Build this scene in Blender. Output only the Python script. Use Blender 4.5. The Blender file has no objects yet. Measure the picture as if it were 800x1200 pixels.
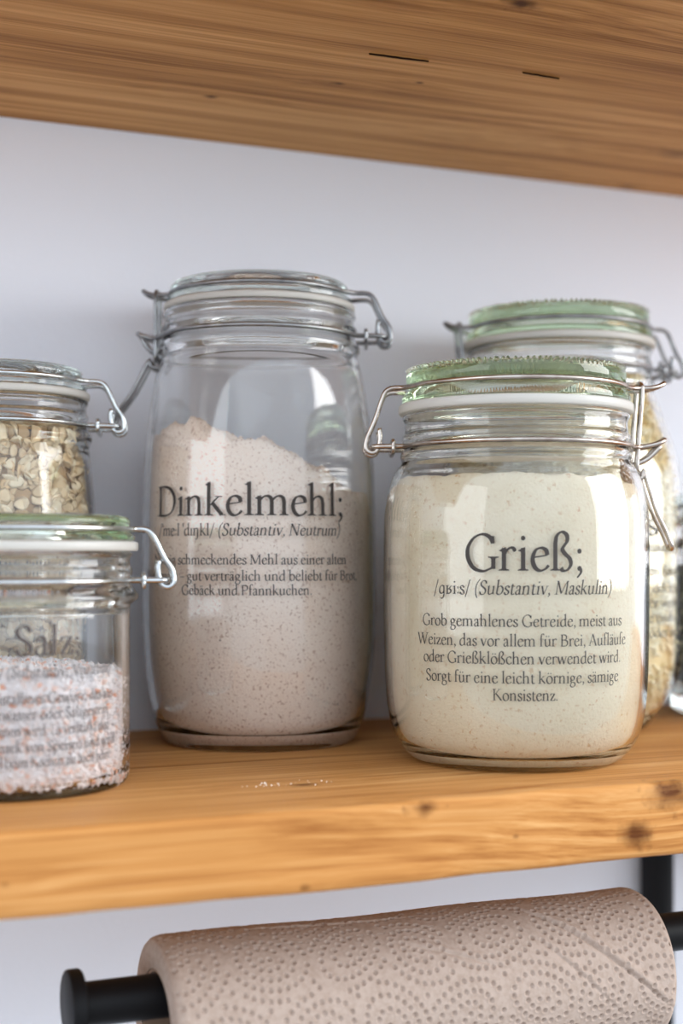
import bpy, math, random
import numpy as np
from mathutils import Vector, noise

rnd = random.Random(7)
PI = math.pi
R = math.radians
SC = bpy.context.scene
COL = SC.collection

# ------------------------------------------------------------------ camera
TH = R(22.9)
CAMH = 0.0855
cd = bpy.data.cameras.new('camera')
cd.sensor_fit = 'VERTICAL'
cd.sensor_height = 36.0
cd.sensor_width = 24.0
cd.lens = 50.0
cd.shift_y = 50 / 1200
cd.clip_start = 0.02
cd.dof.use_dof = True
cd.dof.focus_distance = 0.568
cd.dof.aperture_fstop = 5.0
cam = bpy.data.objects.new('camera', cd)
cam.location = (0, -0.677, CAMH)
cam.rotation_euler = (R(90), 0, -TH)
COL.objects.link(cam)
SC.camera = cam

# ------------------------------------------------------------------ world, windows, exposure
SC.view_settings.view_transform = 'Standard'
SC.view_settings.look = 'None'
SC.view_settings.exposure = 0.06
SC.view_settings.gamma = 1.0
SC.view_settings.use_curve_mapping = False
SC.cycles.max_bounces = 20
SC.cycles.transmission_bounces = 20
SC.cycles.glossy_bounces = 8
SC.cycles.diffuse_bounces = 5
SC.cycles.transparent_max_bounces = 16
SC.cycles.caustics_reflective = True
SC.cycles.caustics_refractive = True
SC.cycles.blur_glossy = 0.5

w = bpy.data.worlds.new('world')
SC.world = w
w.use_nodes = True
bg = w.node_tree.nodes['Background']
# soft room light: a pale bright room above eye level, dimmer towards the floor
wn = w.node_tree
wtc = wn.nodes.new('ShaderNodeTexCoord')
wsep = wn.nodes.new('ShaderNodeSeparateXYZ')
wn.links.new(wtc.outputs['Generated'], wsep.inputs[0])
wmr = wn.nodes.new('ShaderNodeMapRange')
wmr.inputs[1].default_value = -1.0
wmr.inputs[2].default_value = 1.0
wn.links.new(wsep.outputs[2], wmr.inputs[0])
wr_ = wn.nodes.new('ShaderNodeValToRGB')
el = wr_.color_ramp.elements
for _ in range(3):
    el.new(0.5)
for e, (p, c) in zip(el, ((0.0, (0.26, 0.26, 0.27)), (0.40, (0.34, 0.35, 0.37)), (0.49, (0.78, 0.86, 0.95)), (0.57, (0.86, 0.94, 1.04)), (1.0, (0.70, 0.80, 0.92)))):
    e.position = p
    e.color = (*c, 1)
wn.links.new(wmr.outputs[0], wr_.inputs[0])
wn.links.new(wr_.outputs[0], bg.inputs[0])
bg.inputs[1].default_value = 1.75


def window_light(name, loc, target, sx, sy, power, color):
    ld = bpy.data.lights.new(name, 'AREA')
    ld.shape = 'RECTANGLE'
    ld.size = sx
    ld.size_y = sy
    ld.energy = power
    ld.color = color
    o = bpy.data.objects.new(name, ld)
    o.location = loc
    d = Vector(target) - Vector(loc)
    o.rotation_euler = d.to_track_quat('-Z', 'Y').to_euler()
    COL.objects.link(o)
    return o


window_light('window_daylight', (2.2, -1.15, 0.72), (0.3, -0.1, 0.35), 1.5, 1.4, 50, (1.0, 0.985, 0.96))
window_light('far_window_daylight', (-2.3, -0.85, 0.62), (0.25, -0.1, 0.2), 1.8, 1.6, 17, (0.93, 0.96, 1.0))


# ------------------------------------------------------------------ helpers
def mesh_obj(name, verts, faces, mat=None, parent=None, smooth=True, angle=None):
    me = bpy.data.meshes.new(name)
    me.from_pydata([tuple(v) for v in verts], [], faces)
    me.update()
    if smooth:
        me.polygons.foreach_set('use_smooth', [True] * len(me.polygons))
        if angle:
            me.set_sharp_from_angle(angle=R(angle))
    o = bpy.data.objects.new(name, me)
    if mat:
        me.materials.append(mat)
    COL.objects.link(o)
    if parent:
        o.parent = parent
    return o


def tag(o, label, cat, group=None, kind=None):
    if label:
        o['label'] = label
    if cat:
        o['category'] = cat
    if group:
        o['group'] = group
    if kind:
        o['kind'] = kind
    return o


def empty(name, loc, rz=0.0):
    o = bpy.data.objects.new(name, None)
    o.empty_display_size = 0.02
    o.location = loc
    o.rotation_euler = (0, 0, rz)
    COL.objects.link(o)
    return o


def catmull(pts, n=6, closed=False):
    P = [np.array(p, float) for p in pts]
    N = len(P)
    out = []
    rng = range(N) if closed else range(N - 1)
    for i in rng:
        if closed:
            a, b, c, d = P[(i - 1) % N], P[i], P[(i + 1) % N], P[(i + 2) % N]
        else:
            b, c = P[i], P[i + 1]
            a = P[i - 1] if i > 0 else 2 * b - c
            d = P[i + 2] if i + 2 < N else 2 * c - b
        for k in range(n):
            t = k / n
            out.append(0.5 * (2 * b + (c - a) * t + (2 * a - 5 * b + 4 * c - d) * t * t + (3 * b - a - 3 * c + d) * t ** 3))
    if not closed:
        out.append(P[-1])
    return out


def tube(pts, r, closed=False, seg=8, base=0):
    P = [Vector(p) for p in pts]
    N = len(P)
    T = []
    for i in range(N):
        a = P[(i - 1) % N] if (closed or i > 0) else P[i]
        b = P[(i + 1) % N] if (closed or i < N - 1) else P[i]
        d = b - a
        T.append(d.normalized() if d.length > 1e-9 else Vector((0, 0, 1)))
    up = Vector((0, 0, 1)) if abs(T[0].z) < 0.9 else Vector((1, 0, 0))
    n = (up - T[0] * up.dot(T[0])).normalized()
    frames = []
    for i in range(N):
        if i:
            ax = T[i - 1].cross(T[i])
            if ax.length > 1e-7:
                from mathutils import Quaternion
                q = Quaternion(ax.normalized(), T[i - 1].angle(T[i]))
                n = q @ n
            n = (n - T[i] * n.dot(T[i])).normalized()
        frames.append((n.copy(), T[i].cross(n)))
    V, F = [], []
    for i in range(N):
        a, b = frames[i]
        for k in range(seg):
            t = 2 * PI * k / seg
            V.append(P[i] + a * (r * math.cos(t)) + b * (r * math.sin(t)))
    for i in range(N if closed else N - 1):
        j = (i + 1) % N
        off = 0
        if closed and j == 0:
            best = 1e9
            for s in range(seg):
                d = (V[i * seg] - V[s]).length
                if d < best:
                    best, off = d, s
        for k in range(seg):
            k2 = (k + 1) % seg
            F.append([base + i * seg + k, base + i * seg + k2, base + j * seg + (k2 + off) % seg, base + j * seg + (k + off) % seg])
    if not closed:
        F.append([base + k for k in range(seg)][::-1])
        F.append([base + (N - 1) * seg + k for k in range(seg)])
    return V, F


def lathe(prof, seg=128, closed=False, rfun=None, zfun=None):
    """prof: list of (r, z); r==0 points become poles."""
    V, F = [], []
    rows = []
    for i, (r, z) in enumerate(prof):
        if r < 1e-7:
            rows.append([len(V)])
            V.append((0, 0, z))
        else:
            row = []
            for k in range(seg):
                t = 2 * PI * k / seg
                rr = rfun(i, r, t) if rfun else r
                row.append(len(V))
                V.append((rr * math.cos(t), rr * math.sin(t), zfun(i, z, t) if zfun else z))
            rows.append(row)
    M = len(rows)
    for i in range(M if closed else M - 1):
        a, b = rows[i], rows[(i + 1) % M]
        if len(a) == 1 and len(b) == 1:
            continue
        for k in range(seg):
            k2 = (k + 1) % seg
            if len(a) == 1:
                F.append([a[0], b[k2], b[k]])
            elif len(b) == 1:
                F.append([a[k], a[k2], b[0]])
            else:
                F.append([a[k], a[k2], b[k2], b[k]])
    return V, F


def smooth_prof(pts, n=4):
    return [(max(0.0, float(p[0])), float(p[1])) for p in catmull(pts, n)]


# ------------------------------------------------------------------ materials
def new_mat(name):
    m = bpy.data.materials.new(name)
    m.use_nodes = True
    nt = m.node_tree
    nt.nodes.clear()
    out = nt.nodes.new('ShaderNodeOutputMaterial')
    return m, nt, out


def nd(nt, typ, **kw):
    n = nt.nodes.new(typ)
    for k, v in kw.items():
        if k.startswith('i_'):
            key = k[2:]
            n.inputs[int(key) if key.isdigit() else key.replace('_', ' ')].default_value = v
        else:
            setattr(n, k, v)
    return n


def mth(nt, op, a, b=None, c=None):
    n = nt.nodes.new('ShaderNodeMath')
    n.operation = op
    for i, x in enumerate((a, b, c)):
        if x is None:
            continue
        if isinstance(x, (int, float)):
            n.inputs[i].default_value = x
        else:
            nt.links.new(x, n.inputs[i])
    return n.outputs[0]


def ramp(nt, fac, stops):
    n = nt.nodes.new('ShaderNodeValToRGB')
    el = n.color_ramp.elements
    while len(el) < len(stops):
        el.new(0.5)
    for e, (p, c) in zip(el, stops):
        e.position = p
        e.color = (*c, 1) if len(c) == 3 else c
    nt.links.new(fac, n.inputs[0])
    return n.outputs[0]


def mixc(nt, fac, a, b, mode='MIX'):
    n = nt.nodes.new('ShaderNodeMix')
    n.data_type = 'RGBA'
    n.blend_type = mode
    for i, x in ((0, fac), (6, a), (7, b)):
        if isinstance(x, (int, float)):
            n.inputs[i].default_value = x
        elif isinstance(x, tuple):
            n.inputs[i].default_value = (*x, 1)
        else:
            nt.links.new(x, n.inputs[i])
    return n.outputs[2]


def srgb(r, g, b):
    f = lambda c: (c / 255 / 12.92) if c / 255 <= 0.04045 else ((c / 255 + 0.055) / 1.055) ** 2.4
    return (f(r), f(g), f(b))


def simple(name, col, rough=0.5, metal=0.0, spec=0.5, bump=None, noisecol=None):
    m, nt, out = new_mat(name)
    p = nd(nt, 'ShaderNodeBsdfPrincipled')
    p.inputs['Base Color'].default_value = (*col, 1)
    p.inputs['Roughness'].default_value = rough
    p.inputs['Metallic'].default_value = metal
    p.inputs['Specular IOR Level'].default_value = spec
    nt.links.new(p.outputs[0], out.inputs[0])
    tc = nd(nt, 'ShaderNodeTexCoord')
    if noisecol:
        sc, c2, lo, hi = noisecol
        n = nd(nt, 'ShaderNodeTexNoise', i_Scale=sc, i_Detail=4.0)
        nt.links.new(tc.outputs['Object'], n.inputs['Vector'])
        f = ramp(nt, n.outputs['Fac'], [(lo, (0, 0, 0)), (hi, (1, 1, 1))])
        nt.links.new(mixc(nt, f, col, c2), p.inputs['Base Color'])
    if bump:
        sc, st, dist = bump
        n = nd(nt, 'ShaderNodeTexNoise', i_Scale=sc, i_Detail=5.0)
        nt.links.new(tc.outputs['Object'], n.inputs['Vector'])
        b = nd(nt, 'ShaderNodeBump', i_Strength=st, i_Distance=dist)
        nt.links.new(n.outputs['Fac'], b.inputs['Height'])
        nt.links.new(b.outputs[0], p.inputs['Normal'])
    return m


def glass(name, col, absorb=None, dens=0.0, rough=0.0):
    m, nt, out = new_mat(name)
    g = nd(nt, 'ShaderNodeBsdfGlass', i_IOR=1.48, i_Roughness=rough)
    g.inputs['Color'].default_value = (*col, 1)
    tc = nd(nt, 'ShaderNodeTexCoord')
    n = nd(nt, 'ShaderNodeTexNoise', i_Scale=22.0, i_Detail=1.0)
    mp = nd(nt, 'ShaderNodeMapping')
    mp.inputs['Scale'].default_value = (1.6, 1.6, 0.45)
    nt.links.new(tc.outputs['Object'], mp.inputs['Vector'])
    nt.links.new(mp.outputs[0], n.inputs['Vector'])
    b = nd(nt, 'ShaderNodeBump', i_Strength=0.10, i_Distance=0.002)
    nt.links.new(n.outputs['Fac'], b.inputs['Height'])
    nt.links.new(b.outputs[0], g.inputs['Normal'])
    nt.links.new(g.outputs[0], out.inputs['Surface'])
    if dens:
        v = nd(nt, 'ShaderNodeVolumeAbsorption', i_Density=dens)
        v.inputs['Color'].default_value = (*absorb, 1)
        nt.links.new(v.outputs[0], out.inputs['Volume'])
    return m


def wood(name, light, mid, dark, grain_axis_scale, knots, gstr=1.0, offs=(0, 0, 0), rough=0.5, cracks=()):
    """pine: grain along X, knots = [(x, y, z, radius, darkness)]"""
    m, nt, out = new_mat(name)
    tc = nd(nt, 'ShaderNodeTexCoord')
    P = tc.outputs['Object']
    warp = None
    dark_f = None
    nk = nd(nt, 'ShaderNodeTexNoise', i_Scale=170.0, i_Detail=3.0)
    nt.links.new(P, nk.inputs['Vector'])
    kn = mth(nt, 'ADD', mth(nt, 'MULTIPLY', nk.outputs['Fac'], 3.2), -0.6)
    for (kx, ky, kz, kr, kd) in knots:
        mp = nd(nt, 'ShaderNodeMapping')
        mp.inputs['Location'].default_value = (-kx, -ky, -kz)
        nt.links.new(P, mp.inputs['Vector'])
        sep = nd(nt, 'ShaderNodeSeparateXYZ')
        nt.links.new(mp.outputs[0], sep.inputs[0])
        for sx, rad, kind in ((0.33, kr * 4.2, 'w'), (0.62, kr, 'd')):
            dx = mth(nt, 'MULTIPLY', sep.outputs[0], sx)
            d2 = mth(nt, 'ADD', mth(nt, 'MULTIPLY', dx, dx), mth(nt, 'ADD', mth(nt, 'MULTIPLY', sep.outputs[1], sep.outputs[1]), mth(nt, 'MULTIPLY', sep.outputs[2], sep.outputs[2])))
            if kind == 'd':
                d2 = mth(nt, 'MULTIPLY', d2, kn)
            g = mth(nt, 'EXPONENT', mth(nt, 'MULTIPLY', d2, -1.0 / (rad * rad)))
            if kind == 'w':
                s = mth(nt, 'MULTIPLY', g, kr * 1.1)
                warp = s if warp is None else mth(nt, 'ADD', warp, s)
            else:
                s = mth(nt, 'MULTIPLY', g, kd)
                dark_f = s if dark_f is None else mth(nt, 'MAXIMUM', dark_f, s)
    sep = nd(nt, 'ShaderNodeSeparateXYZ')
    nt.links.new(P, sep.inputs[0])
    # slow undulation of the grain
    mp = nd(nt, 'ShaderNodeMapping')
    mp.inputs['Scale'].default_value = (2.2, 7, 7)
    mp.inputs['Location'].default_value = offs
    nt.links.new(P, mp.inputs['Vector'])
    n0 = nd(nt, 'ShaderNodeTexNoise', i_Scale=1.0, i_Detail=2.0)
    nt.links.new(mp.outputs[0], n0.inputs['Vector'])
    und = mth(nt, 'MULTIPLY', mth(nt, 'SUBTRACT', n0.outputs['Fac'], 0.5), 0.015)
    gy = mth(nt, 'ADD', sep.outputs[1], und)
    gz = mth(nt, 'ADD', sep.outputs[2], mth(nt, 'MULTIPLY', und, 0.35))
    if warp is not None:
        gy = mth(nt, 'ADD', gy, warp)
        gz = mth(nt, 'ADD', gz, warp)
    # broad annual bands
    cmb = nd(nt, 'ShaderNodeCombineXYZ')
    nt.links.new(mth(nt, 'MULTIPLY', sep.outputs[0], 0.8), cmb.inputs[0])
    nt.links.new(mth(nt, 'MULTIPLY', gy, grain_axis_scale[0]), cmb.inputs[1])
    nt.links.new(mth(nt, 'MULTIPLY', gz, grain_axis_scale[1]), cmb.inputs[2])
    n1 = nd(nt, 'ShaderNodeTexNoise', i_Scale=1.0, i_Detail=3.0, i_Roughness=0.55)
    nt.links.new(cmb.outputs[0], n1.inputs['Vector'])
    # fine fibres
    cmb2 = nd(nt, 'ShaderNodeCombineXYZ')
    nt.links.new(mth(nt, 'MULTIPLY', sep.outputs[0], 14.0), cmb2.inputs[0])
    nt.links.new(mth(nt, 'MULTIPLY', gy, 900.0), cmb2.inputs[1])
    nt.links.new(mth(nt, 'MULTIPLY', gz, 900.0), cmb2.inputs[2])
    n2 = nd(nt, 'ShaderNodeTexNoise', i_Scale=1.0, i_Detail=3.0, i_Roughness=0.6)
    nt.links.new(cmb2.outputs[0], n2.inputs['Vector'])
    # large soft patches
    mp3 = nd(nt, 'ShaderNodeMapping')
    mp3.inputs['Scale'].default_value = (4, 14, 14)
    mp3.inputs['Location'].default_value = (3 + offs[0], 1, 2)
    nt.links.new(P, mp3.inputs['Vector'])
    n3 = nd(nt, 'ShaderNodeTexNoise', i_Scale=1.0, i_Detail=2.0)
    nt.links.new(mp3.outputs[0], n3.inputs['Vector'])
    f = mth(nt, 'ADD', mth(nt, 'MULTIPLY', n1.outputs['Fac'], 0.9 * gstr), mth(nt, 'MULTIPLY', n2.outputs['Fac'], 0.60 * gstr))
    f = mth(nt, 'ADD', f, mth(nt, 'MULTIPLY', n3.outputs['Fac'], 0.55))
    f = mth(nt, 'ADD', mth(nt, 'MULTIPLY', mth(nt, 'SUBTRACT', f, 0.75 * gstr + 0.275), 1.5), 0.5)
    col = ramp(nt, f, [(0.12, dark), (0.48, mid), (0.85, light)])
    if dark_f is not None:
        df = ramp(nt, mth(nt, 'ADD', dark_f, mth(nt, 'MULTIPLY', mth(nt, 'SUBTRACT', n2.outputs['Fac'], 0.5), mth(nt, 'MULTIPLY', dark_f, 0.8))), [(0.15, (0, 0, 0)), (0.95, (1, 1, 1))])
        col = mixc(nt, df, col, (dark[0] * 0.36, dark[1] * 0.33, dark[2] * 0.38))
    p = nd(nt, 'ShaderNodeBsdfPrincipled', i_Roughness=rough)
    p.inputs['Specular IOR Level'].default_value = 0.06
    nt.links.new(col, p.inputs['Base Color'])
    b = nd(nt, 'ShaderNodeBump', i_Strength=0.35, i_Distance=0.0006)
    nt.links.new(f, b.inputs['Height'])
    nt.links.new(b.outputs[0], p.inputs['Normal'])
    nt.links.new(p.outputs[0], out.inputs[0])
    return m


M_WALL = simple('white_plaster', srgb(239, 244, 254), 0.85, spec=0.2, bump=(260, 0.22, 0.0012))
M_CLEAR = glass('clear_glass', (1, 1, 1), (0.66, 0.86, 0.86), 7.0)
M_GREEN = glass('green_tinted_glass', (1, 1, 1), (0.58, 0.82, 0.62), 12.0)
M_LIDCLEAR = glass('clear_lid_glass', (1, 1, 1), (0.66, 0.86, 0.78), 6.0)
M_LIDGREEN = glass('green_lid_glass', (1, 1, 1), (0.64, 0.82, 0.55), 18.0)
M_STEEL_D = simple('dull_grey_steel', (0.34, 0.35, 0.36), 0.34, 1.0, noisecol=(160, (0.20, 0.20, 0.21), 0.4, 0.7))
M_STEEL_W = simple('warm_steel', (0.55, 0.50, 0.45), 0.26, 1.0, noisecol=(120, (0.36, 0.30, 0.26), 0.4, 0.7))
M_STEEL_B = simple('bright_steel', (0.66, 0.69, 0.70), 0.24, 1.0, noisecol=(120, (0.45, 0.47, 0.48), 0.4, 0.7))
M_INK = simple('grey_black_print', srgb(62, 56, 53), 0.6, spec=0.3)
M_INKGLARE = simple('glare_paled_print', srgb(80, 72, 70), 0.6, spec=0.3)  # same print ink, with glare and blur on the salt jar lightened into its colour
M_BLACK = simple('matt_black_metal', (0.006, 0.006, 0.007), 0.48, 0.0, spec=0.16)


def rubber(name, col):
    m, nt, out = new_mat(name)
    p = nd(nt, 'ShaderNodeBsdfPrincipled', i_Roughness=0.38)
    p.inputs['Base Color'].default_value = (*col, 1)
    p.inputs['Subsurface Weight'].default_value = 0.0
    t = nd(nt, 'ShaderNodeBsdfTranslucent')
    t.inputs['Color'].default_value = (*col, 1)
    mx = nd(nt, 'ShaderNodeMixShader', i_0=0.45)
    nt.links.new(p.outputs[0], mx.inputs[1])
    nt.links.new(t.outputs[0], mx.inputs[2])
    nt.links.new(mx.outputs[0], out.inputs[0])
    return m


M_RUB = rubber('translucent_white_rubber', srgb(236, 234, 228))


def powder(name, base, c2, speck, speck_scale, thr, bump=(900, 0.5, 0.0008), big=None):
    m, nt, out = new_mat(name)
    tc = nd(nt, 'ShaderNodeTexCoord')
    P = tc.outputs['Object']
    n1 = nd(nt, 'ShaderNodeTexNoise', i_Scale=60.0, i_Detail=4.0)
    nt.links.new(P, n1.inputs['Vector'])
    col = mixc(nt, ramp(nt, n1.outputs['Fac'], [(0.3, (0, 0, 0)), (0.7, (1, 1, 1))]), base, c2)
    n2 = nd(nt, 'ShaderNodeTexNoise', i_Scale=speck_scale, i_Detail=3.0, i_Roughness=0.6)
    nt.links.new(P, n2.inputs['Vector'])
    col = mixc(nt, ramp(nt, n2.outputs['Fac'], [(thr, (0, 0, 0)), (thr + 0.10, (0.8, 0.8, 0.8))]), col, speck)
    n4 = nd(nt, 'ShaderNodeTexNoise', i_Scale=speck_scale * 2.6, i_Detail=2.0)
    nt.links.new(P, n4.inputs['Vector'])
    col = mixc(nt, ramp(nt, n4.outputs['Fac'], [(0.62, (0, 0, 0)), (0.70, (0.45, 0.45, 0.45))]), col, speck)
    if big:
        n5 = nd(nt, 'ShaderNodeTexNoise', i_Scale=big[0], i_Detail=2.0)
        nt.links.new(P, n5.inputs['Vector'])
        col = mixc(nt, ramp(nt, n5.outputs['Fac'], [(big[1], (0, 0, 0)), (big[1] + 0.05, (0.9, 0.9, 0.9))]), col, big[2])
    p = nd(nt, 'ShaderNodeBsdfPrincipled', i_Roughness=0.95)
    p.inputs['Specular IOR Level'].default_value = 0.1
    nt.links.new(col, p.inputs['Base Color'])
    n3 = nd(nt, 'ShaderNodeTexNoise', i_Scale=bump[0], i_Detail=4.0)
    nt.links.new(P, n3.inputs['Vector'])
    b = nd(nt, 'ShaderNodeBump', i_Strength=bump[1], i_Distance=bump[2])
    nt.links.new(n3.outputs['Fac'], b.inputs['Height'])
    nt.links.new(b.outputs[0], p.inputs['Normal'])
    nt.links.new(p.outputs[0], out.inputs[0])
    return m


M_FLOUR = powder('spelt_flour', srgb(250, 229, 211), srgb(253, 237, 222), srgb(190, 150, 124), 820, 0.57, big=(420, 0.735, srgb(128, 92, 70)))
M_SEMO = powder('semolina', srgb(227, 212, 184), srgb(234, 221, 197), srgb(206, 172, 132), 520, 0.60, big=(360, 0.71, srgb(206, 162, 120)))


def flake_mat(name, c1, c2, scale=300, sss=False):
    m, nt, out = new_mat(name)
    g = nd(nt, 'ShaderNodeNewGeometry')
    tc = nd(nt, 'ShaderNodeTexCoord')
    n = nd(nt, 'ShaderNodeTexNoise', i_Scale=scale, i_Detail=3.0)
    nt.links.new(tc.outputs['Object'], n.inputs['Vector'])
    f = mth(nt, 'ADD', mth(nt, 'MULTIPLY', g.outputs['Random Per Island'], 0.65), mth(nt, 'MULTIPLY', n.outputs['Fac'], 0.35))
    col = ramp(nt, f, [(0.15, c1), (0.85, c2)])
    p = nd(nt, 'ShaderNodeBsdfPrincipled', i_Roughness=0.6)
    p.inputs['Specular IOR Level'].default_value = 0.3
    nt.links.new(col, p.inputs['Base Color'])
    nt.links.new(p.outputs[0], out.inputs[0])
    return m


M_OAT = flake_mat('oat_flakes', srgb(234, 202, 152), srgb(255, 241, 210))
M_RICE = flake_mat('rice_grain', srgb(240, 224, 180), srgb(253, 246, 220))
M_BEAN = flake_mat('dark_seed', srgb(16, 15, 17), srgb(52, 46, 44))


def salt_mat():
    m, nt, out = new_mat('pink_rock_salt')
    g = nd(nt, 'ShaderNodeNewGeometry')
    col = ramp(nt, g.outputs['Random Per Island'], [(0.0, srgb(250, 244, 244)), (0.70, srgb(252, 244, 243)), (0.86, srgb(250, 230, 222)), (0.95, srgb(246, 206, 186)), (0.99, srgb(238, 166, 128))])
    p = nd(nt, 'ShaderNodeBsdfPrincipled', i_Roughness=0.35)
    nt.links.new(col, p.inputs['Base Color'])
    t = nd(nt, 'ShaderNodeBsdfTranslucent')
    nt.links.new(col, t.inputs['Color'])
    mx = nd(nt, 'ShaderNodeMixShader', i_0=0.10)
    nt.links.new(p.outputs[0], mx.inputs[1])
    nt.links.new(t.outputs[0], mx.inputs[2])
    nt.links.new(mx.outputs[0], out.inputs[0])
    return m


M_SALT = salt_mat()
M_PAPER = simple('recycled_brown_paper', srgb(178, 160, 148), 0.92, spec=0.1, bump=(700, 0.35, 0.0006), noisecol=(420, srgb(166, 147, 134), 0.42, 0.68))
M_CARD = simple('grey_brown_cardboard', srgb(150, 126, 108), 0.9, spec=0.1, bump=(500, 0.3, 0.0005))

# ------------------------------------------------------------------ setting: wall
V = [(-1.6, 0, -1.2), (2.6, 0, -1.2), (2.6, 0, 1.4), (-1.6, 0, 1.4), (-1.6, 0.1, -1.2), (2.6, 0.1, -1.2), (2.6, 0.1, 1.4), (-1.6, 0.1, 1.4)]
F = [[0, 1, 2, 3], [5, 4, 7, 6], [4, 0, 3, 7], [1, 5, 6, 2], [3, 2, 6, 7], [4, 5, 1, 0]]
wall = mesh_obj('wall_back', V, F, M_WALL, smooth=False)
wall['kind'] = 'structure'


# ------------------------------------------------------------------ shelves
def plank(name, x0, x1, yb, yf, z0, z1, mat, seed, wob=0.0006, chips=()):
    """solid board with softly worn, slightly wavy long edges"""
    nx = 300
    rad = 0.0028
    cs = []   # cross-section loop (y, z, is_edge)
    H = z1 - z0

    def arc(cy, cz, a0, a1):
        for k in range(5):
            a = a0 + (a1 - a0) * k / 4
            cs.append((cy + rad * math.cos(a), cz + rad * math.sin(a), 1.0))
    for k in range(12):
        cs.append((yb + (yf + rad - yb) * k / 12, z1, 0.15))
    arc(yf + rad, z1 - rad, PI / 2, PI)
    for k in range(1, 6):
        cs.append((yf, z1 - rad - (H - 2 * rad) * k / 6, 0.5))
    arc(yf + rad, z0 + rad, PI, 1.5 * PI)
    for k in range(1, 13):
        cs.append((yf + rad + (yb - yf - rad) * k / 12, z0, 0.15))
    n = len(cs)
    V, F = [], []
    for i in range(nx + 1):
        x = x0 + (x1 - x0) * i / nx
        for (y, z, e) in cs:
            q = noise.noise(Vector((x * 9 + seed, y * 30, z * 60))) * wob * 1.6 * e + noise.noise(Vector((x * 45 + seed, y * 80, z * 120))) * wob * e
            dy = dz = 0.0
            for (cx, cz, cr, dep) in chips:
                d = ((x - cx) / cr) ** 2 + ((z - cz) / (cr * 0.55)) ** 2
                if y < yf + rad * 1.2 and d < 4:
                    dy += dep * math.exp(-d * 1.5)
            V.append((x, y + (q if y < yf + 0.01 else 0) + dy, z + q * 0.5 + dz))
    for i in range(nx):
        for k in range(n):
            k2 = (k + 1) % n
            F.append([i * n + k, (i + 1) * n + k, (i + 1) * n + k2, i * n + k2])
    F.append(list(range(n)))
    F.append([nx * n + k for k in range(n)][::-1])
    return mesh_obj(name, V, F, mat, angle=50)


LK = [(0.2195, -0.2335, -0.0025, 0.0030, 0.9), (0.3215, -0.2335, -0.0035, 0.0060, 1.0), (0.3060, -0.2335, -0.0185, 0.0044, 1.0),
      (0.1923, -0.1852, 0.0, 0.0036, 0.8), (0.1734, -0.2335, -0.0259, 0.0012, 0.8), (0.255, -0.2335, -0.015, 0.0009, 0.6), (0.075, -0.2335, -0.016, 0.0012, 0.5)]
M_WOODL = wood('honey_pine', srgb(216, 164, 106), srgb(193, 135, 76), srgb(150, 92, 45), (170, 330), LK, 0.85, (0.3, 0, 0), 0.48)
lower = plank('wooden_shelf', -0.45, 1.3, -0.0003, -0.2335, -0.028, 0.0, M_WOODL, 3.1, 0.0007,
              chips=((0.3045, -0.020, 0.004, 0.0012), (0.322, -0.001, 0.007, 0.0022)))
tag(lower, 'lower honey pine shelf board carrying the glass jars', 'shelf', 'pine wall shelves')

UZ = 0.291
UK = []
for (u, v, r, d) in ((610, 4, 0.0042, 1.0), (247, 113, 0.0024, 0.9), (397, 98, 0.0020, 0.9), (492, 97, 0.0012, 0.9), (792, 180, 0.009, 0.55), (735, 219, 0.005, 0.6)):
    k = (u - 400) / 1667.0
    Z = (UZ - CAMH) * 1667 / (650 - v)
    UK.append((Z * (math.sin(TH) + k * math.cos(TH)), -0.677 + Z * (math.cos(TH) - k * math.sin(TH)), UZ, r, d))
M_WOODU = wood('aged_pine', srgb(226, 174, 116), srgb(196, 143, 85), srgb(138, 90, 47), (120, 150), UK, 0.95, (5.3, 2, 1), 0.5)
upper = plank('wooden_shelf', -0.45, 1.3, -0.0003, -0.262, UZ, UZ + 0.03, M_WOODU, 8.4, 0.0006)
tag(upper, 'upper brown pine shelf board seen from below above the jars', 'shelf', 'pine wall shelves')
# drying cracks in the underside of the upper board, part of the board
M_CRACK = simple('dark_crack', (0.02, 0.011, 0.007), 0.9, spec=0.05)


def upt(u, v):
    k = (u - 400) / 1667.0
    Z = (UZ - CAMH) * 1667 / (650 - v)
    return (Z * (math.sin(TH) + k * math.cos(TH)), -0.677 + Z * (math.cos(TH) - k * math.sin(TH)))


for (a, b, wd) in (((432, 62), (502, 71), 0.00045), ((612, 84), (655, 91), 0.00035)):
    pa, pb = np.array(upt(*a)), np.array(upt(*b))
    V, F = [], []
    for i in range(13):
        t = i / 12
        p = pa + (pb - pa) * t
        h = wd * math.sin(PI * t) ** 0.7
        jit = noise.noise(Vector((t * 6, a[0], 0))) * 0.0004
        for s, zz in ((-1, 0.0), (1, 0.0), (0, 0.0008)):
            V.append((p[0], p[1] + s * h + jit, UZ + zz - 0.00065))
    for i in range(12):
        for k in range(3):
            k2 = (k + 1) % 3
            F.append([i * 3 + k, i * 3 + k2, (i + 1) * 3 + k2, (i + 1) * 3 + k])
    mesh_obj('drying_crack', V, F, M_CRACK, upper)

# ------------------------------------------------------------------ lettering: a small old-style serif alphabet
G = {}


def glyph(ch, adv, *els):
    G[ch] = (adv, els)


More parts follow.
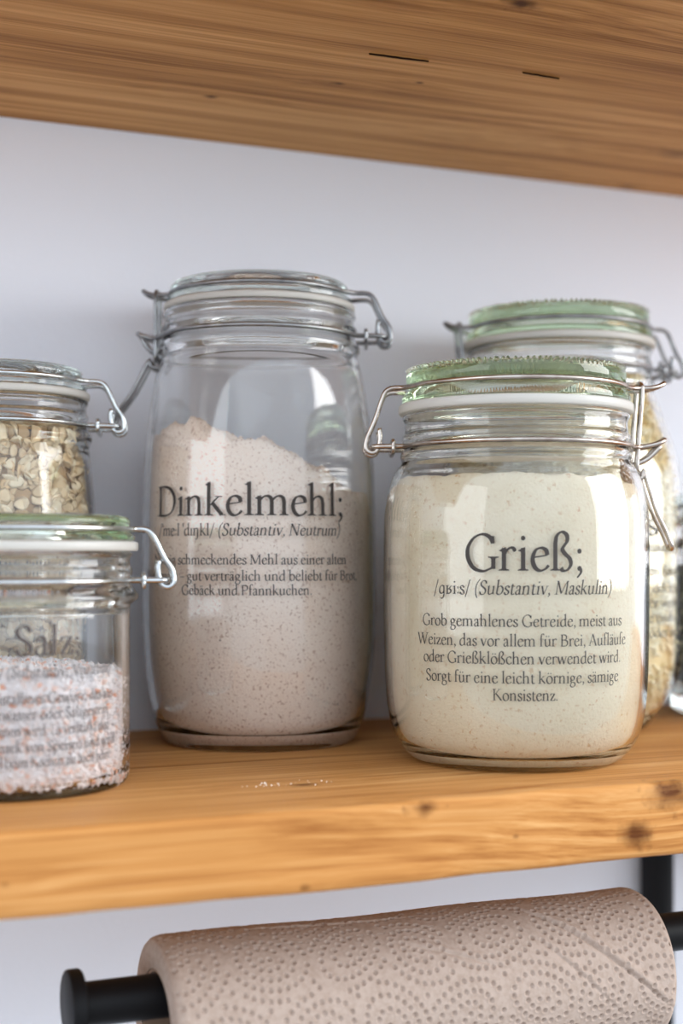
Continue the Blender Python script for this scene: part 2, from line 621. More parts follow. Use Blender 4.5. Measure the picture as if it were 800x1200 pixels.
def stem(x, y0=0.0, y1=0.42, foot=True, head=True, cap=False, w=1.0):
    out = [('l', [(x, y0), (x, y1)], w)]
    h = 0.037 * w
    if foot:
        out.append(('p', [(x - 0.105, y0), (x + 0.105, y0), (x + 0.105, y0 + 0.018), (x + h + 0.012, y0 + 0.034), (x + h, y0 + 0.075), (x - h, y0 + 0.075), (x - h - 0.012, y0 + 0.034), (x - 0.105, y0 + 0.018)]))
    if cap:
        out.append(('p', [(x - 0.105, y1 - 0.018), (x - h - 0.012, y1 - 0.034), (x - h, y1 - 0.075), (x + h, y1 - 0.075), (x + h + 0.012, y1 - 0.034), (x + 0.105, y1 - 0.018), (x + 0.105, y1), (x - 0.105, y1)]))
    elif head:
        out.append(('p', [(x - 0.105, y1 - 0.05), (x - h, y1 - 0.075), (x + h, y1 - 0.06), (x + h, y1 + 0.018), (x + 0.01, y1 + 0.005)]))
    return out


def bar(x0, x1, y, hgt=0.022):
    return ('p', [(x0, y - hgt / 2), (x1, y - hgt / 2), (x1, y + hgt / 2), (x0, y + hgt / 2)])


def oval(cx, cy, rx, ry):
    return ('o', [(cx + rx * math.cos(t * PI / 4), cy + ry * math.sin(t * PI / 4)) for t in range(8)], 1.0)


def dot(x, y, r=0.047):
    return ('p', [(x + r * math.cos(t * PI / 4), y + r * math.sin(t * PI / 4)) for t in range(8)])


A_ = [('s', [(.07, .33), (.11, .40), (.19, .42), (.26, .38), (.275, .30), (.275, .10), (.30, .02), (.37, .03)], 1.0),
      ('s', [(.27, .25), (.16, .21), (.07, .13), (.07, .05), (.13, -.002), (.21, .02), (.27, .08)], 0.9), dot(.085, .325, .035)]
O_ = [oval(.235, .205, .178, .212)]
arch = lambda x: ('s', [(x, .31), (x + .08, .39), (x + .17, .42), (x + .255, .375), (x + .275, .27)], 0.95)
U_ = [*stem(.10, .12, .42, False), ('s', [(.10, .16), (.125, .045), (.21, .0), (.31, .045), (.38, .11)], 0.95), *stem(.38, .03, .42, False), ('l', [(.38, .03), (.46, .022)], 0.7)]
glyph('a', .40, *A_)
glyph('ä', .40, *A_, dot(.11, .57, .04), dot(.27, .57, .04))
glyph('b', .49, *stem(.10, .03, .72, False), ('s', [(.10, .32), (.19, .40), (.29, .41), (.40, .32), (.425, .19), (.36, .05), (.24, -.005), (.10, .05)], 1.0))
glyph('c', .40, ('s', [(.35, .35), (.29, .41), (.20, .415), (.09, .34), (.06, .20), (.11, .06), (.21, 0), (.30, .02), (.375, .10)], 1.0), dot(.335, .345, .035))
D_ = [('s', [(.38, .37), (.28, .42), (.15, .37), (.07, .23), (.09, .07), (.18, .0), (.28, .03), (.38, .11)], 1.0), *stem(.38, .03, .72, False), ('l', [(.38, .02), (.47, .025)], 0.7)]
glyph('d', .50, *D_)
glyph('e', .415, ('s', [(.07, .245), (.20, .262), (.355, .285)], 0.65), ('s', [(.35, .285), (.33, .375), (.23, .42), (.12, .375), (.06, .22), (.10, .07), (.20, .0), (.31, .03), (.38, .10)], 1.0))
glyph('f', .29, *stem(.12, 0, .56, True, False), ('s', [(.12, .55), (.14, .65), (.21, .71), (.30, .685)], 0.95), dot(.295, .675, .035), bar(.03, .26, .402, .03))
glyph('g', .45, oval(.195, .285, .125, .13), ('s', [(.12, .17), (.075, .11), (.14, .06), (.28, .04), (.375, -.04), (.34, -.17), (.20, -.225), (.07, -.17), (.06, -.08), (.14, .05)], 0.9), ('l', [(.29, .37), (.41, .385)], 0.8))
glyph('h', .52, *stem(.10, 0, .72), arch(.10), *stem(.38, 0, .29, True, False))
glyph('i', .25, *stem(.125), dot(.125, .60))
glyph('k', .49, *stem(.10, 0, .72), ('l', [(.10, .19), (.33, .40)], 0.7), ('l', [(.19, .27), (.42, .01)], 1.0), bar(.25, .42, .41), bar(.35, .50, .011))
glyph('l', .25, *stem(.125, 0, .72))
glyph('m', .79, *stem(.10), arch(.10), *stem(.375, 0, .29, True, False), arch(.375), *stem(.65, 0, .29, True, False))
glyph('n', .52, *stem(.10), arch(.10), *stem(.38, 0, .29, True, False))
glyph('o', .47, *O_)
glyph('ö', .47, *O_, dot(.155, .57, .04), dot(.315, .57, .04))
glyph('p', .50, *stem(.10, -.24, .42), ('s', [(.10, .32), (.19, .40), (.29, .41), (.40, .32), (.43, .19), (.37, .05), (.25, -.005), (.10, .04)], 1.0))
glyph('r', .35, *stem(.10), ('s', [(.10, .29), (.16, .38), (.24, .425), (.31, .40)], 0.95), dot(.305, .385, .04))
S_ = ('s', [(.285, .33), (.24, .40), (.15, .415), (.08, .36), (.09, .28), (.18, .215), (.27, .15), (.285, .07), (.22, .005), (.13, 0), (.06, .06), (.055, .11)], 1.0)
glyph('s', .34, S_)
glyph('t', .30, ('s', [(.12, .51), (.12, .36), (.12, .12), (.15, .02), (.21, .0), (.285, .045)], 1.0), ('p', [(.03, .385), (.27, .385), (.27, .417), (.13, .417), (.13, .50), (.03, .40)]))
glyph('u', .51, *U_)
glyph('ü', .51, *U_, dot(.16, .57, .04), dot(.32, .57, .04))
glyph('v', .45, ('l', [(.07, .41), (.23, .0)], 1.1), ('l', [(.225, .0), (.385, .41)], 0.6), bar(.0, .16, .41), bar(.31, .46, .41))
glyph('w', .66, ('l', [(.06, .41), (.20, .0)], 1.1), ('l', [(.195, .0), (.335, .41)], 0.6), ('l', [(.32, .41), (.46, .0)], 1.1), ('l', [(.455, .0), (.595, .41)], 0.6), bar(.0, .14, .41), bar(.26, .40, .41), bar(.53, .66, .41))
glyph('z', .39, bar(.05, .345, .395, .032), ('l', [(.325, .40), (.06, .015)], 1.35), bar(.045, .355, .016, .032), ('l', [(.06, .39), (.05, .30)], 0.8), ('l', [(.345, .02), (.36, .12)], 0.8))
glyph('ß', .50, *stem(.10, 0, .52, True, False), ('s', [(.10, .50), (.13, .64), (.23, .715), (.335, .66), (.345, .55), (.28, .46), (.245, .39), (.30, .31), (.40, .22), (.42, .11), (.35, .015), (.26, .0), (.215, .05)], 1.0))
glyph('D', .72, *stem(.14, 0, .66, True, cap=True), ('s', [(.14, .645), (.33, .65), (.52, .58), (.635, .42), (.635, .24), (.54, .08), (.35, .012), (.14, .015)], 1.0))
glyph('S', .47, ('s', [(.385, .53), (.345, .63), (.24, .675), (.13, .64), (.075, .54), (.11, .43), (.22, .355), (.34, .28), (.40, .17), (.36, .05), (.24, -.012), (.12, .02), (.06, .14)], 1.05))
glyph('N', .76, *stem(.13, 0, .66, True, cap=True, w=.55), ('l', [(.12, .66), (.62, .0)], 1.2), *stem(.62, 0, .66, False, cap=True, w=.55))
glyph('M', .86, *stem(.13, 0, .66, True, False, w=.55), ('l', [(.13, .66), (.42, .05)], 1.1), ('l', [(.42, .05), (.70, .66)], 0.6), *stem(.72, 0, .66, True, False), bar(.04, .16, .65), bar(.68, .80, .65))
glyph('B', .60, *stem(.13, 0, .66, True, cap=True), ('s', [(.13, .645), (.30, .65), (.42, .58), (.42, .44), (.30, .36), (.13, .35)], 0.95), ('s', [(.13, .35), (.34, .35), (.49, .27), (.50, .12), (.36, .015), (.13, .015)], 1.0))
glyph('P', .56, *stem(.13, 0, .66, True, cap=True), ('s', [(.13, .645), (.31, .65), (.46, .58), (.48, .45), (.40, .33), (.25, .29), (.14, .31)], 1.0))
glyph('G', .71, ('s', [(.595, .51), (.54, .61), (.39, .675), (.21, .61), (.085, .43), (.085, .23), (.20, .05), (.38, -.012), (.50, .02), (.60, .07)], 1.0), *stem(.60, .03, .26, False, cap=True), ('l', [(.60, .50), (.595, .64)], 0.6))
glyph('W', .96, ('l', [(.07, .65), (.28, .0)], 1.1), ('l', [(.275, .0), (.49, .65)], 0.6), ('l', [(.42, .65), (.64, .0)], 1.1), ('l', [(.635, .0), (.87, .65)], 0.6), bar(-.02, .17, .65), bar(.33, .56, .65), bar(.78, .96, .65))
glyph('A', .66, ('l', [(.08, .0), (.33, .66)], 0.6), ('l', [(.32, .67), (.57, .0)], 1.1), bar(.18, .48, .23, .028), bar(.0, .18, .011), bar(.47, .67, .011))
glyph('K', .66, *stem(.13, 0, .66, True, cap=True), ('l', [(.13, .31), (.47, .64)], 0.65), ('l', [(.24, .40), (.60, .01)], 1.0), bar(.38, .58, .65), bar(.52, .70, .011))
glyph('E', .56, *stem(.13, 0, .66, True, cap=True), bar(.13, .48, .645, .03), bar(.13, .40, .35, .03), bar(.13, .51, .015, .03), ('l', [(.48, .65), (.485, .54)], .7), ('l', [(.50, .02), (.525, .13)], .7))
glyph('H', .75, *stem(.13, 0, .66, True, cap=True), *stem(.61, 0, .66, True, cap=True), bar(.13, .61, .35, .03))
glyph('R', .62, *stem(.13, 0, .66, True, cap=True), ('s', [(.13, .645), (.30, .65), (.44, .58), (.45, .45), (.36, .36), (.14, .34)], 1.0), ('l', [(.28, .35), (.58, .01)], 1.0))
glyph(';', .22, dot(.11, .36, .05), dot(.11, .04, .05), ('s', [(.14, .04), (.14, -.04), (.06, -.13)], 0.7))
glyph(':', .22, dot(.11, .36, .048), dot(.11, .05, .048))
glyph('.', .20, dot(.10, .04))
glyph(',', .20, dot(.10, .04), ('s', [(.135, .04), (.13, -.04), (.06, -.12)], 0.7))
glyph('/', .36, ('l', [(.03, -.14), (.33, .72)], 0.7))
glyph('(', .29, ('s', [(.25, .74), (.11, .52), (.08, .25), (.14, -.02), (.25, -.18)], 0.75))
glyph(')', .29, ('s', [(.04, .74), (.18, .52), (.21, .25), (.15, -.02), (.04, -.18)], 0.75))
glyph('–', .50, bar(.03, .47, .24, .034))
glyph('-', .30, bar(.04, .26, .22, .04))
glyph('ˈ', .16, ('l', [(.08, .50), (.08, .72)], 0.8))
glyph('ː', .20, ('p', [(.05, .36), (.15, .36), (.10, .25)]), ('p', [(.05, .03), (.15, .03), (.10, .14)]))
glyph('ɪ', .25, *stem(.125, 0, .42, True, cap=True))
glyph('ŋ', .52, *stem(.10), arch(.10), ('s', [(.375, .28), (.375, .05), (.36, -.13), (.27, -.22), (.19, -.19)], 1.0))
glyph('ɡ', .49, ('s', [(.37, .37), (.27, .42), (.15, .37), (.07, .23), (.09, .09), (.18, .02), (.28, .05), (.37, .13)], 1.0), ('s', [(.375, .42), (.375, .10), (.36, -.10), (.27, -.22), (.13, -.20)], 1.0))
glyph('ʁ', .48, *stem(.12, 0, .42, True, cap=True), ('s', [(.12, .03), (.26, .03), (.36, .11), (.34, .21), (.24, .25), (.13, .24)], 1.0), ('l', [(.22, .25), (.40, .41)], .9))
glyph('ʦ', .56, ('s', [(.12, .51), (.12, .36), (.12, .12), (.15, .02), (.22, .0)], 1.0), bar(.03, .27, .40, .03), ('s', [(.48, .35), (.40, .41), (.32, .38), (.33, .28), (.44, .18), (.48, .08), (.40, 0), (.30, .02), (.20, .03)], .9))
glyph(' ', .21)
NIB = R(20)


def glyph_polys(ch):
    polys = []
    for e in G[ch][1]:
        if e[0] == 'p':
            polys.append(e[1])
            continue
        kind, pts, wf = e
        closed = kind == 'o'
        if kind == 'l':
            P = [np.array(pts[0], float) + (np.array(pts[1], float) - np.array(pts[0], float)) * t for t in np.linspace(0, 1, 5)]
        else:
            P = catmull(pts, 4, closed)
        n = len(P)
        L, Rr = [], []
        for i in range(n):
            a = P[(i - 1) % n] if (closed or i) else P[i]
            b = P[(i + 1) % n] if (closed or i < n - 1) else P[i]
            d = b - a
            d = d / (np.linalg.norm(d) + 1e-9)
            ang = math.atan2(d[1], d[0]) - NIB
            wd = math.sqrt((0.090 * math.sin(ang)) ** 2 + (0.038 * math.cos(ang)) ** 2) * wf
            nn = np.array((-d[1], d[0])) * wd / 2
            L.append(P[i] + nn)
            Rr.append(P[i] - nn)
        for i in range(n if closed else n - 1):
            j = (i + 1) % n
            polys.append([L[i], Rr[i], Rr[j], L[j]])
    return polys


GP = {c: glyph_polys(c) for c in G}


def text_width(s, spans):
    return sum(G[c][0] * (spans[i] if spans else 1.0) for i, c in enumerate(s))


def print_text(lines, radius_at, parent, ink=None):
    """lines: (text, a_centre_deg, width_deg, z_baseline, em, italic_from) wrapped round the jar.
    angles are measured from world -Y towards +X."""
    V, F = [], []
    for (s, ac, aw, zb, em, it) in lines:
        n = len(s)
        total = sum(G[c][0] for c in s)
        r0 = radius_at(zb + em * 0.2)
        natural = total * em
        width = R(aw) * r0
        kx = width / natural
        cur = -width / 2
        for i, c in enumerate(s):
            sl = 0.20 if (it is not None and i >= it) else 0.0
            for poly in GP[c]:
                base = len(V)
                for (px, py) in poly:
                    x = cur + (px + sl * (py - 0.1)) * em * kx
                    z = zb + py * em
                    rr = radius_at(z) + 0.00012
                    a = R(ac) + x / r0
                    V.append((rr * math.sin(a), -rr * math.cos(a), z))
                F.append(list(range(base, len(V))))
            cur += G[c][0] * em * kx
    return mesh_obj('lettering', V, F, ink or M_INK, parent, smooth=False)


# ------------------------------------------------------------------ clip-top jars
def jar(label, u0, Z, outer, wall_t, floor_t, lid, clip, hinge_deg, mats, text=None, knurl=False, seg=160, corner=0.021, ink=None, ext=1.0):
    """outer: (r, z) from foot to rim top. lid: (rl, zb, zt, zl). clip: (rn, zn, handle dx, handle dz)"""
    k = (u0 - 400) / 1667.0
    loc = (Z * (math.sin(TH) + k * math.cos(TH)), -0.677 + Z * (math.cos(TH) - k * math.sin(TH)), 0.0)
    root = empty('clip_top_jar', loc)
    tag(root, label, 'jar', 'clip top glass jars on the lower shelf')
    m_body, m_lid, m_steel = mats
    wr = 0.00105
    foot_r = outer[0][0]
    rim_z = outer[-1][1]
    op = [(0, 0.0022), (foot_r * 0.45, 0.0020), (foot_r * 0.80, 0.0010), (foot_r * 0.95, 0.0001)] + smooth_prof(outer, 4)
    outer_s = smooth_prof(outer, 4)
    zs = [p[1] for p in outer_s]
    rs = [p[0] for p in outer_s]

    def r_out(z):
        return float(np.interp(z, zs, rs))
    # inner surface: smooth, ignores the outer beads of the neck
    neck_z = clip[1] - 0.009
    r_in_neck = r_out(neck_z) - wall_t - 0.0012

    def r_in(z):
        if z >= neck_z:
            return r_in_neck
        base = r_out(z) - wall_t
        # thick rounded floor corner
        c = corner
        if z < floor_t + c:
            t = max(0.0, min(1.0, (floor_t + c - z) / c))
            base = min(base, r_out(floor_t + c) - wall_t - c * (1 - math.sqrt(max(0.0, 1 - t * t))) * 0.62)
        return min(base, r_in_neck + max(0.0, (neck_z - z)) * 1.6)
    inner = []
    nz = 40
    inner.append((r_out(rim_z - 0.001) - 0.0012, rim_z))
    inner.append((r_in_neck + 0.0006, rim_z - 0.0004))
    for i in range(nz + 1):
        t = i / nz
        z = (rim_z - 0.0015) + (floor_t - (rim_z - 0.0015)) * t
        inner.append((r_in(z), z))
    inner += [(r_in(floor_t) * 0.97, floor_t - 0.0004), (r_in(floor_t) * 0.7, floor_t - 0.0002), (r_in(floor_t) * 0.35, floor_t + 0.0008), (0, floor_t + 0.0012)]
    V, F = lathe(op + inner, seg)
    mesh_obj('jar_body', V, F, m_body, root, angle=60)
    # rubber seal
    rl, zb, zt, zl = lid
    seal_r = rl + 0.0031
    V, F = lathe([(rl - 0.010, rim_z + 0.0001), (seal_r - 0.0005, rim_z + 0.0001), (seal_r, rim_z + 0.0006), (seal_r, zb - 0.0006), (seal_r - 0.0005, zb - 0.0001), (rl - 0.010, zb - 0.0001)], 128, closed=True)
    mesh_obj('rubber_seal', V, F, M_RUB, root, angle=60)['label'] = 'whitish rubber sealing ring'
    # glass lid
    lp = [(0, zb + 0.0030), (rl - 0.017, zb + 0.0028), (rl - 0.0135, zb - 0.0035), (rl - 0.0115, zb - 0.0040), (rl - 0.0105, zb - 0.0030), (rl - 0.0100, zb),
          (rl + 0.0008, zb), (rl + 0.0018, zb + 0.0006), (rl + 0.0019, zb + 0.0022), (rl + 0.0010, zl - 0.0018), (rl - 0.0004, zl - 0.0011), (rl - 0.0008, zl), (rl - 0.0004, zl + 0.0011),
          (rl, zl + 0.0018), (rl + 0.0001, zt - 0.0022), (rl - 0.0006, zt - 0.0008), (rl - 0.0022, zt), (rl - 0.0050, zt - 0.0003), (rl - 0.0075, zt - 0.0020), (0, zt - 0.0024)]
    kidx = {len(lp) - 6, len(lp) - 5, len(lp) - 4, len(lp) - 3}
    rf = zf = None
    lseg = 128
    if knurl:
        lseg = 480
        top_idx = len(lp) - 4

        def rf(i, r, t):
            if i == top_idx:
                return r + 0.0010 + (0.00045 if math.cos(t * 120) > 0 else -0.00045)
            return r
        def zf(i, z, t):
            return z + (0.0005 if math.cos(t * 120) > 0 else -0.0004) if i in (top_idx, top_idx + 1) else z
        lp[top_idx] = (rl - 0.0012, zt)
    V, F = lathe(lp, lseg, rfun=rf, zfun=zf)
    ld = mesh_obj('glass_lid', V, F, m_lid, root, angle=50)
    ld['label'] = 'thick green tinted glass lid' if m_lid == M_LIDGREEN else 'thick clear glass lid'
    # wire work, local +X is the hinge
    rn, zn, hx, hz = clip
    ca, sa = math.cos(R(hinge_deg)), math.sin(R(hinge_deg))

    def rot(P):
        return [(p[0] * ca - p[1] * sa, p[0] * sa + p[1] * ca, p[2]) for p in P]
    rw = rn + wr
    U = rn + 0.0135
    neck = [(U, 0.0075, zn), (U - 0.004, 0.0105, zn), (rw * math.cos(R(22)) + 0.003, 0.0120, zn)]
    neck += [(rw * math.cos(R(a)), rw * math.sin(R(a)), zn) for a in range(22, 169, 6)]
    neck += [(-(rn + 0.0045), 0.0058, zn), (-(rn + 0.0085 * ext), 0.0052, zn + 0.0010 * ext), (-(rn + 0.0112 * ext), 0.0035, zn + 0.0022 * ext), (-(rn + 0.0118 * ext), 0, zn + 0.0028 * ext),
             (-(rn + 0.0112 * ext), -0.0035, zn + 0.0022 * ext), (-(rn + 0.0085 * ext), -0.0052, zn + 0.0010 * ext), (-(rn + 0.0045), -0.0058, zn)]
    neck += [(rw * math.cos(R(a)), rw * math.sin(R(a)), zn) for a in range(192, 339, 6)]
    neck += [(rw * math.cos(R(22)) + 0.003, -0.0120, zn), (U - 0.004, -0.0105, zn), (U, -0.0075, zn)]
    V, F = tube(rot(catmull(neck, 3, True)), wr, True)
    nwire = mesh_obj('neck_wire', V, F, m_steel, root)
    # binding clip across the two hinge strands
    xk = rn + 0.0048
    kp = [(xk, 0.0142, zn - 0.0004), (xk, 0.0128, zn + 0.0022), (xk, 0, zn + 0.0024), (xk, -0.0128, zn + 0.0022), (xk, -0.0142, zn - 0.0004), (xk, -0.0126, zn - 0.0024), (xk, 0, zn - 0.0026), (xk, 0.0126, zn - 0.0024)]
    V, F = tube(rot(catmull(kp, 4, True)), wr * 0.8, True)
    mesh_obj('wire_binding_clip', V, F, m_steel, nwire)
    # lid wire
    rlw = rl + wr - 0.0006

    def strand(s):
        y = 0.0088 * s
        pts = []
        # tip, curl under the crossbar, rise to the lid level
        pts += [(U - 0.0030, y, zn + 0.0075), (U - 0.0034, y, zn + 0.0035)]
        for a in (200, 240, 280, 320, 360):
            pts.append((U + 0.0026 * math.cos(R(a)), y, zn + 0.0026 * math.sin(R(a))))
        pts += [(U + 0.0018, y, zn + 0.0042), (U - 0.0012, y, zn + 0.45 * (zl - zn)), (U - 0.0048, y, zl - 0.0030), (U - 0.0070, y, zl - 0.0006), (U - 0.0095, y, zl),
                ((U - 0.0095 + rlw * math.cos(R(20))) / 2, y * 1.12, zl)]
        return pts
    lw = strand(1)
    lw += [(rlw * math.cos(R(a)), rlw * math.sin(R(a)), zl) for a in range(20, 169, 6)]
    lw += [(-(rl + 0.0035), 0.0065, zl + 0.0001), (-(rl + 0.0075 * ext), 0.0046, zl + 0.0004), (-(rl + 0.0110 * ext), 0.0024, zl + 0.0016), (-(rl + 0.0128 * ext), 0.0, zl + 0.0030),
           (-(rl + 0.0110 * ext), -0.0024, zl + 0.0016), (-(rl + 0.0075 * ext), -0.0046, zl + 0.0004), (-(rl + 0.0035), -0.0065, zl + 0.0001)]
    lw += [(rlw * math.cos(R(a)), rlw * math.sin(R(a)), zl) for a in range(192, 341, 6)]
    lw += strand(-1)[::-1]
    V, F = tube(rot(catmull(lw, 3)), wr)
    mesh_obj('lid_wire', V, F, m_steel, root)
    # clasp: bail hooked over the lid wire, lever on the neck loop
    bx = -(rl + 0.0062)
    bl = -(rn + 0.0030)
    zt_b, zb_b = zl + 0.0022, zn - 0.0098
    bp = [(bx, 0.0, zt_b + 0.0004), (bx, 0.0046, zt_b - 0.0006), (bx, 0.0060, zt_b - 0.004), ((bx + bl) / 2, 0.0062, (zt_b + zb_b) / 2), (bl, 0.0062, zb_b + 0.004), (bl, 0.0050, zb_b + 0.0003), (bl, 0.0, zb_b - 0.0004)]
    bp = bp + [(p[0], -p[1], p[2]) for p in bp[-2:0:-1]]
    V, F = tube(rot(catmull(bp, 4, True)), wr, True)
    mesh_obj('clasp_bail', V, F, m_steel, root)
    px, pz = -(rn + 0.0097 * ext), zn + 0.0004
    arm = [(px, 0.0, pz), (px - 0.0002, 0.0030, pz), (px + 0.0005, 0.0046, pz - 0.0008), ((px + bl) / 2, 0.0046, (pz + zb_b) / 2)]
    # ring that holds the bail
    ring_c = (bl - 0.0002, zb_b - 0.0006)
    for a in (60, 10, -40, -90, -140, -180):
        arm.append((ring_c[0] + 0.0031 * math.cos(R(a)), 0.0046, ring_c[1] + 0.0031 * math.sin(R(a))))
    sx, sz = ring_c[0] - 0.0016, ring_c[1] - 0.0020
    arm += [(sx - hx * 0.45, 0.0042, sz - hz * 0.42), (sx - hx * 0.82, 0.0038, sz - hz * 0.78), (sx - hx * 0.97, 0.0034, sz - hz * 0.95), (sx - hx, 0.0, sz - hz)]
    arm = arm + [(p[0], -p[1], p[2]) for p in arm[-2:0:-1]]
    V, F = tube(rot(catmull(arm, 4, True)), wr, True)
    mesh_obj('clasp_lever', V, F, m_steel, root)
    if text:
        print_text(text, r_out, root, ink)['label'] = 'grey printed serif lettering'
    return root, loc, r_in, r_out


# spelt flour jar (tall, clear)
dz = 0.0
din_prof = [(0.0400, 0.0), (0.0430, 0.0012), (0.0455, 0.0050), (0.0490, 0.0148), (0.0523, 0.0344), (0.0536, 0.058), (0.0537, 0.0894), (0.0527, 0.126), (0.0508, 0.145), (0.0484, 0.162),
            (0.0462, 0.1715), (0.0450, 0.1750), (0.0452, 0.1768), (0.0460, 0.1782), (0.0460, 0.1800), (0.0448, 0.1822), (0.0440, 0.1845), (0.0446, 0.1868), (0.0448, 0.1885), (0.0438, 0.1900), (0.0434, 0.1925), (0.0442, 0.1940), (0.0442, 0.1955), (0.0432, 0.1966)]
AC = -26.8
din_text = [('Dinkelmehl;', -26.4, 99.6, 0.1022, 0.0196, None), ('/ˈmeːl ˈdɪŋkl/ (Substantiv, Neutrum)', AC, 95, 0.0937, 0.0074, 14),
            ('Nussig schmeckendes Mehl aus einer alten', AC, 103, 0.0814, 0.0063, None), ('Weizenart – gut verträglich und beliebt für Brot,', AC, 119, 0.0745, 0.0063, None), ('Gebäck und Pfannkuchen.', -26.5, 63, 0.0684, 0.0063, None)]
j_din = jar('tall clear clip-top jar lettered Dinkelmehl, half full of brownish flour', 304, 0.655, din_prof, 0.0028, 0.0036, (0.0408, 0.1996, 0.2093, 0.2040), (0.0442, 0.1845, 0.0190, 0.0270), -24,
            (M_CLEAR, M_LIDCLEAR, M_STEEL_D), din_text)

gri_prof = [(0.0380, 0.0), (0.0420, 0.0008), (0.0455, 0.0032), (0.0498, 0.0090), (0.0527, 0.0175), (0.0544, 0.0318), (0.0551, 0.060), (0.0550, 0.0962), (0.0543, 0.1060), (0.0525, 0.1150), (0.0500, 0.1205), (0.0482, 0.1232), (0.0478, 0.1244), (0.0482, 0.1262), (0.0480, 0.1275),
            (0.0470, 0.1290), (0.0468, 0.1302), (0.0474, 0.1322), (0.0474, 0.1345), (0.0466, 0.1360), (0.0464, 0.1400), (0.0472, 0.1420), (0.0472, 0.1432), (0.0460, 0.1440)]
gri_text = [('Grieß;', -26.0, 49.2, 0.0794, 0.0207, None), ('/ɡʁiːs/ (Substantiv, Maskulin)', -26.2, 77, 0.0703, 0.0078, 8),
            ('Grob gemahlenes Getreide, meist aus', -26.2, 89.3, 0.0580, 0.0067, None), ('Weizen, das vor allem für Brei, Aufläufe', -26.2, 94.9, 0.0505, 0.0067, None), ('oder Grießklößchen verwendet wird.', -26.2, 88.6, 0.0437, 0.0067, None),
            ('Sorgt für eine leicht körnige, sämige', -26.2, 86.2, 0.0363, 0.0067, None), ('Konsistenz.', -25.7, 26.7, 0.0297, 0.0067, None)]
j_gri = jar('greenish clip-top jar lettered Grieß, filled to the shoulder with cream semolina', 603.5, 0.597, gri_prof, 0.0028, 0.0036, (0.0457, 0.1480, 0.1622, 0.1545), (0.0468, 0.1302, 0.0135, 0.0300), 157,
            (M_GREEN, M_LIDGREEN, M_STEEL_W), gri_text, knurl=True, ext=1.32)

rei_prof = [(0.0400, 0.0), (0.0425, 0.0010), (0.0455, 0.0044), (0.0540, 0.0167), (0.0588, 0.0280), (0.0605, 0.0420), (0.0606, 0.090), (0.0598, 0.1207), (0.0568, 0.1365), (0.0510, 0.1526), (0.0478, 0.1620), (0.0466, 0.1650), (0.0470, 0.1668), (0.0470, 0.1685), (0.0458, 0.1705),
            (0.0452, 0.1732), (0.0458, 0.1765), (0.0458, 0.1790), (0.0450, 0.1810), (0.0450, 0.1838), (0.0458, 0.1852), (0.0458, 0.1862), (0.0446, 0.1870)]
rei_text = [('Reis;', -1.0, 50, 0.0947, 0.0165, None), ('(Substantiv, Maskulin)', -1.0, 73, 0.0871, 0.0066, 0), ('asiatischen Raum', 12, 53, 0.0761, 0.0066, None), ('als der oder in', 14, 48, 0.068, 0.0066, None),
            ('in Wasser weich', 12, 53, 0.0611, 0.0066, None), ('Beilage und in', 14, 48, 0.0541, 0.0066, None), ('Eintopf oder süß', 12, 53, 0.0472, 0.0066, None)]
j_rei = jar('bulbous greenish clip-top jar of pale yellow rice behind the Grieß jar', 654, 0.708, rei_prof, 0.0032, 0.0055, (0.0443, 0.1904, 0.2046, 0.1968), (0.0450, 0.1760, 0.0100, 0.0280), -17,
            (M_GREEN, M_LIDGREEN, M_STEEL_D), rei_text, knurl=True)

haf_prof = [(0.0360, 0.0), (0.0385, 0.0010), (0.0405, 0.0050), (0.0425, 0.0150), (0.0434, 0.030), (0.0436, 0.060), (0.0434, 0.090), (0.0424, 0.1068), (0.0412, 0.1200), (0.0402, 0.1290), (0.0400, 0.1325), (0.0406, 0.1342), (0.0412, 0.1358), (0.0410, 0.1375), (0.0398, 0.1395),
            (0.0392, 0.1415), (0.0396, 0.1440), (0.0396, 0.1458), (0.0388, 0.1475), (0.0386, 0.1500), (0.0394, 0.1515), (0.0394, 0.1525), (0.0384, 0.1533)]
haf_text = [('(Substantiv, Plural)', -6, 80, 0.0760, 0.0060, 0), ('Brei oder im Gebäck eine', -6, 88, 0.0600, 0.0058, None)]
j_haf = jar('clear clip-top jar of rolled oats standing behind the salt jar', -4, 0.622, haf_prof, 0.0028, 0.0055, (0.0370, 0.1565, 0.1668, 0.1608), (0.0394, 0.1415, 0.0150, 0.0270), -16,
            (M_CLEAR, M_LIDCLEAR, M_STEEL_B), haf_text, corner=0.012)

sal_prof = [(0.0405, 0.0), (0.0425, 0.0006), (0.0438, 0.0025), (0.0443, 0.0060), (0.0444, 0.020), (0.0444, 0.050), (0.0444, 0.0655), (0.0452, 0.0672), (0.0472, 0.0690), (0.0474, 0.0705), (0.0464, 0.0722), (0.0450, 0.0742), (0.0446, 0.0758), (0.0452, 0.0780), (0.0452, 0.0800), (0.0446, 0.0815), (0.0444, 0.0840),
            (0.0452, 0.0852), (0.0452, 0.0860), (0.0440, 0.0868)]
sal_text = [('Salz;', 7.8, 31.4, 0.0508, 0.0150, None), ('/zalʦ/ (Substantiv, Neutrum)', 7.8, 69, 0.0434, 0.0058, 7), ('Ein kristallines Gewürz, das aus', 7.8, 74, 0.0343, 0.0056, None), ('Meerwasser oder Salzgestein', 7.8, 66, 0.0288, 0.0056, None),
            ('gewonnen wird. Es verstärkt den', 7.8, 68, 0.0232, 0.0056, None), ('Geschmack von Speisen und wird', 7.8, 77, 0.0176, 0.0056, None), ('sowohl beim Kochen als auch beim', 7.8, 69, 0.0124, 0.0056, None)]
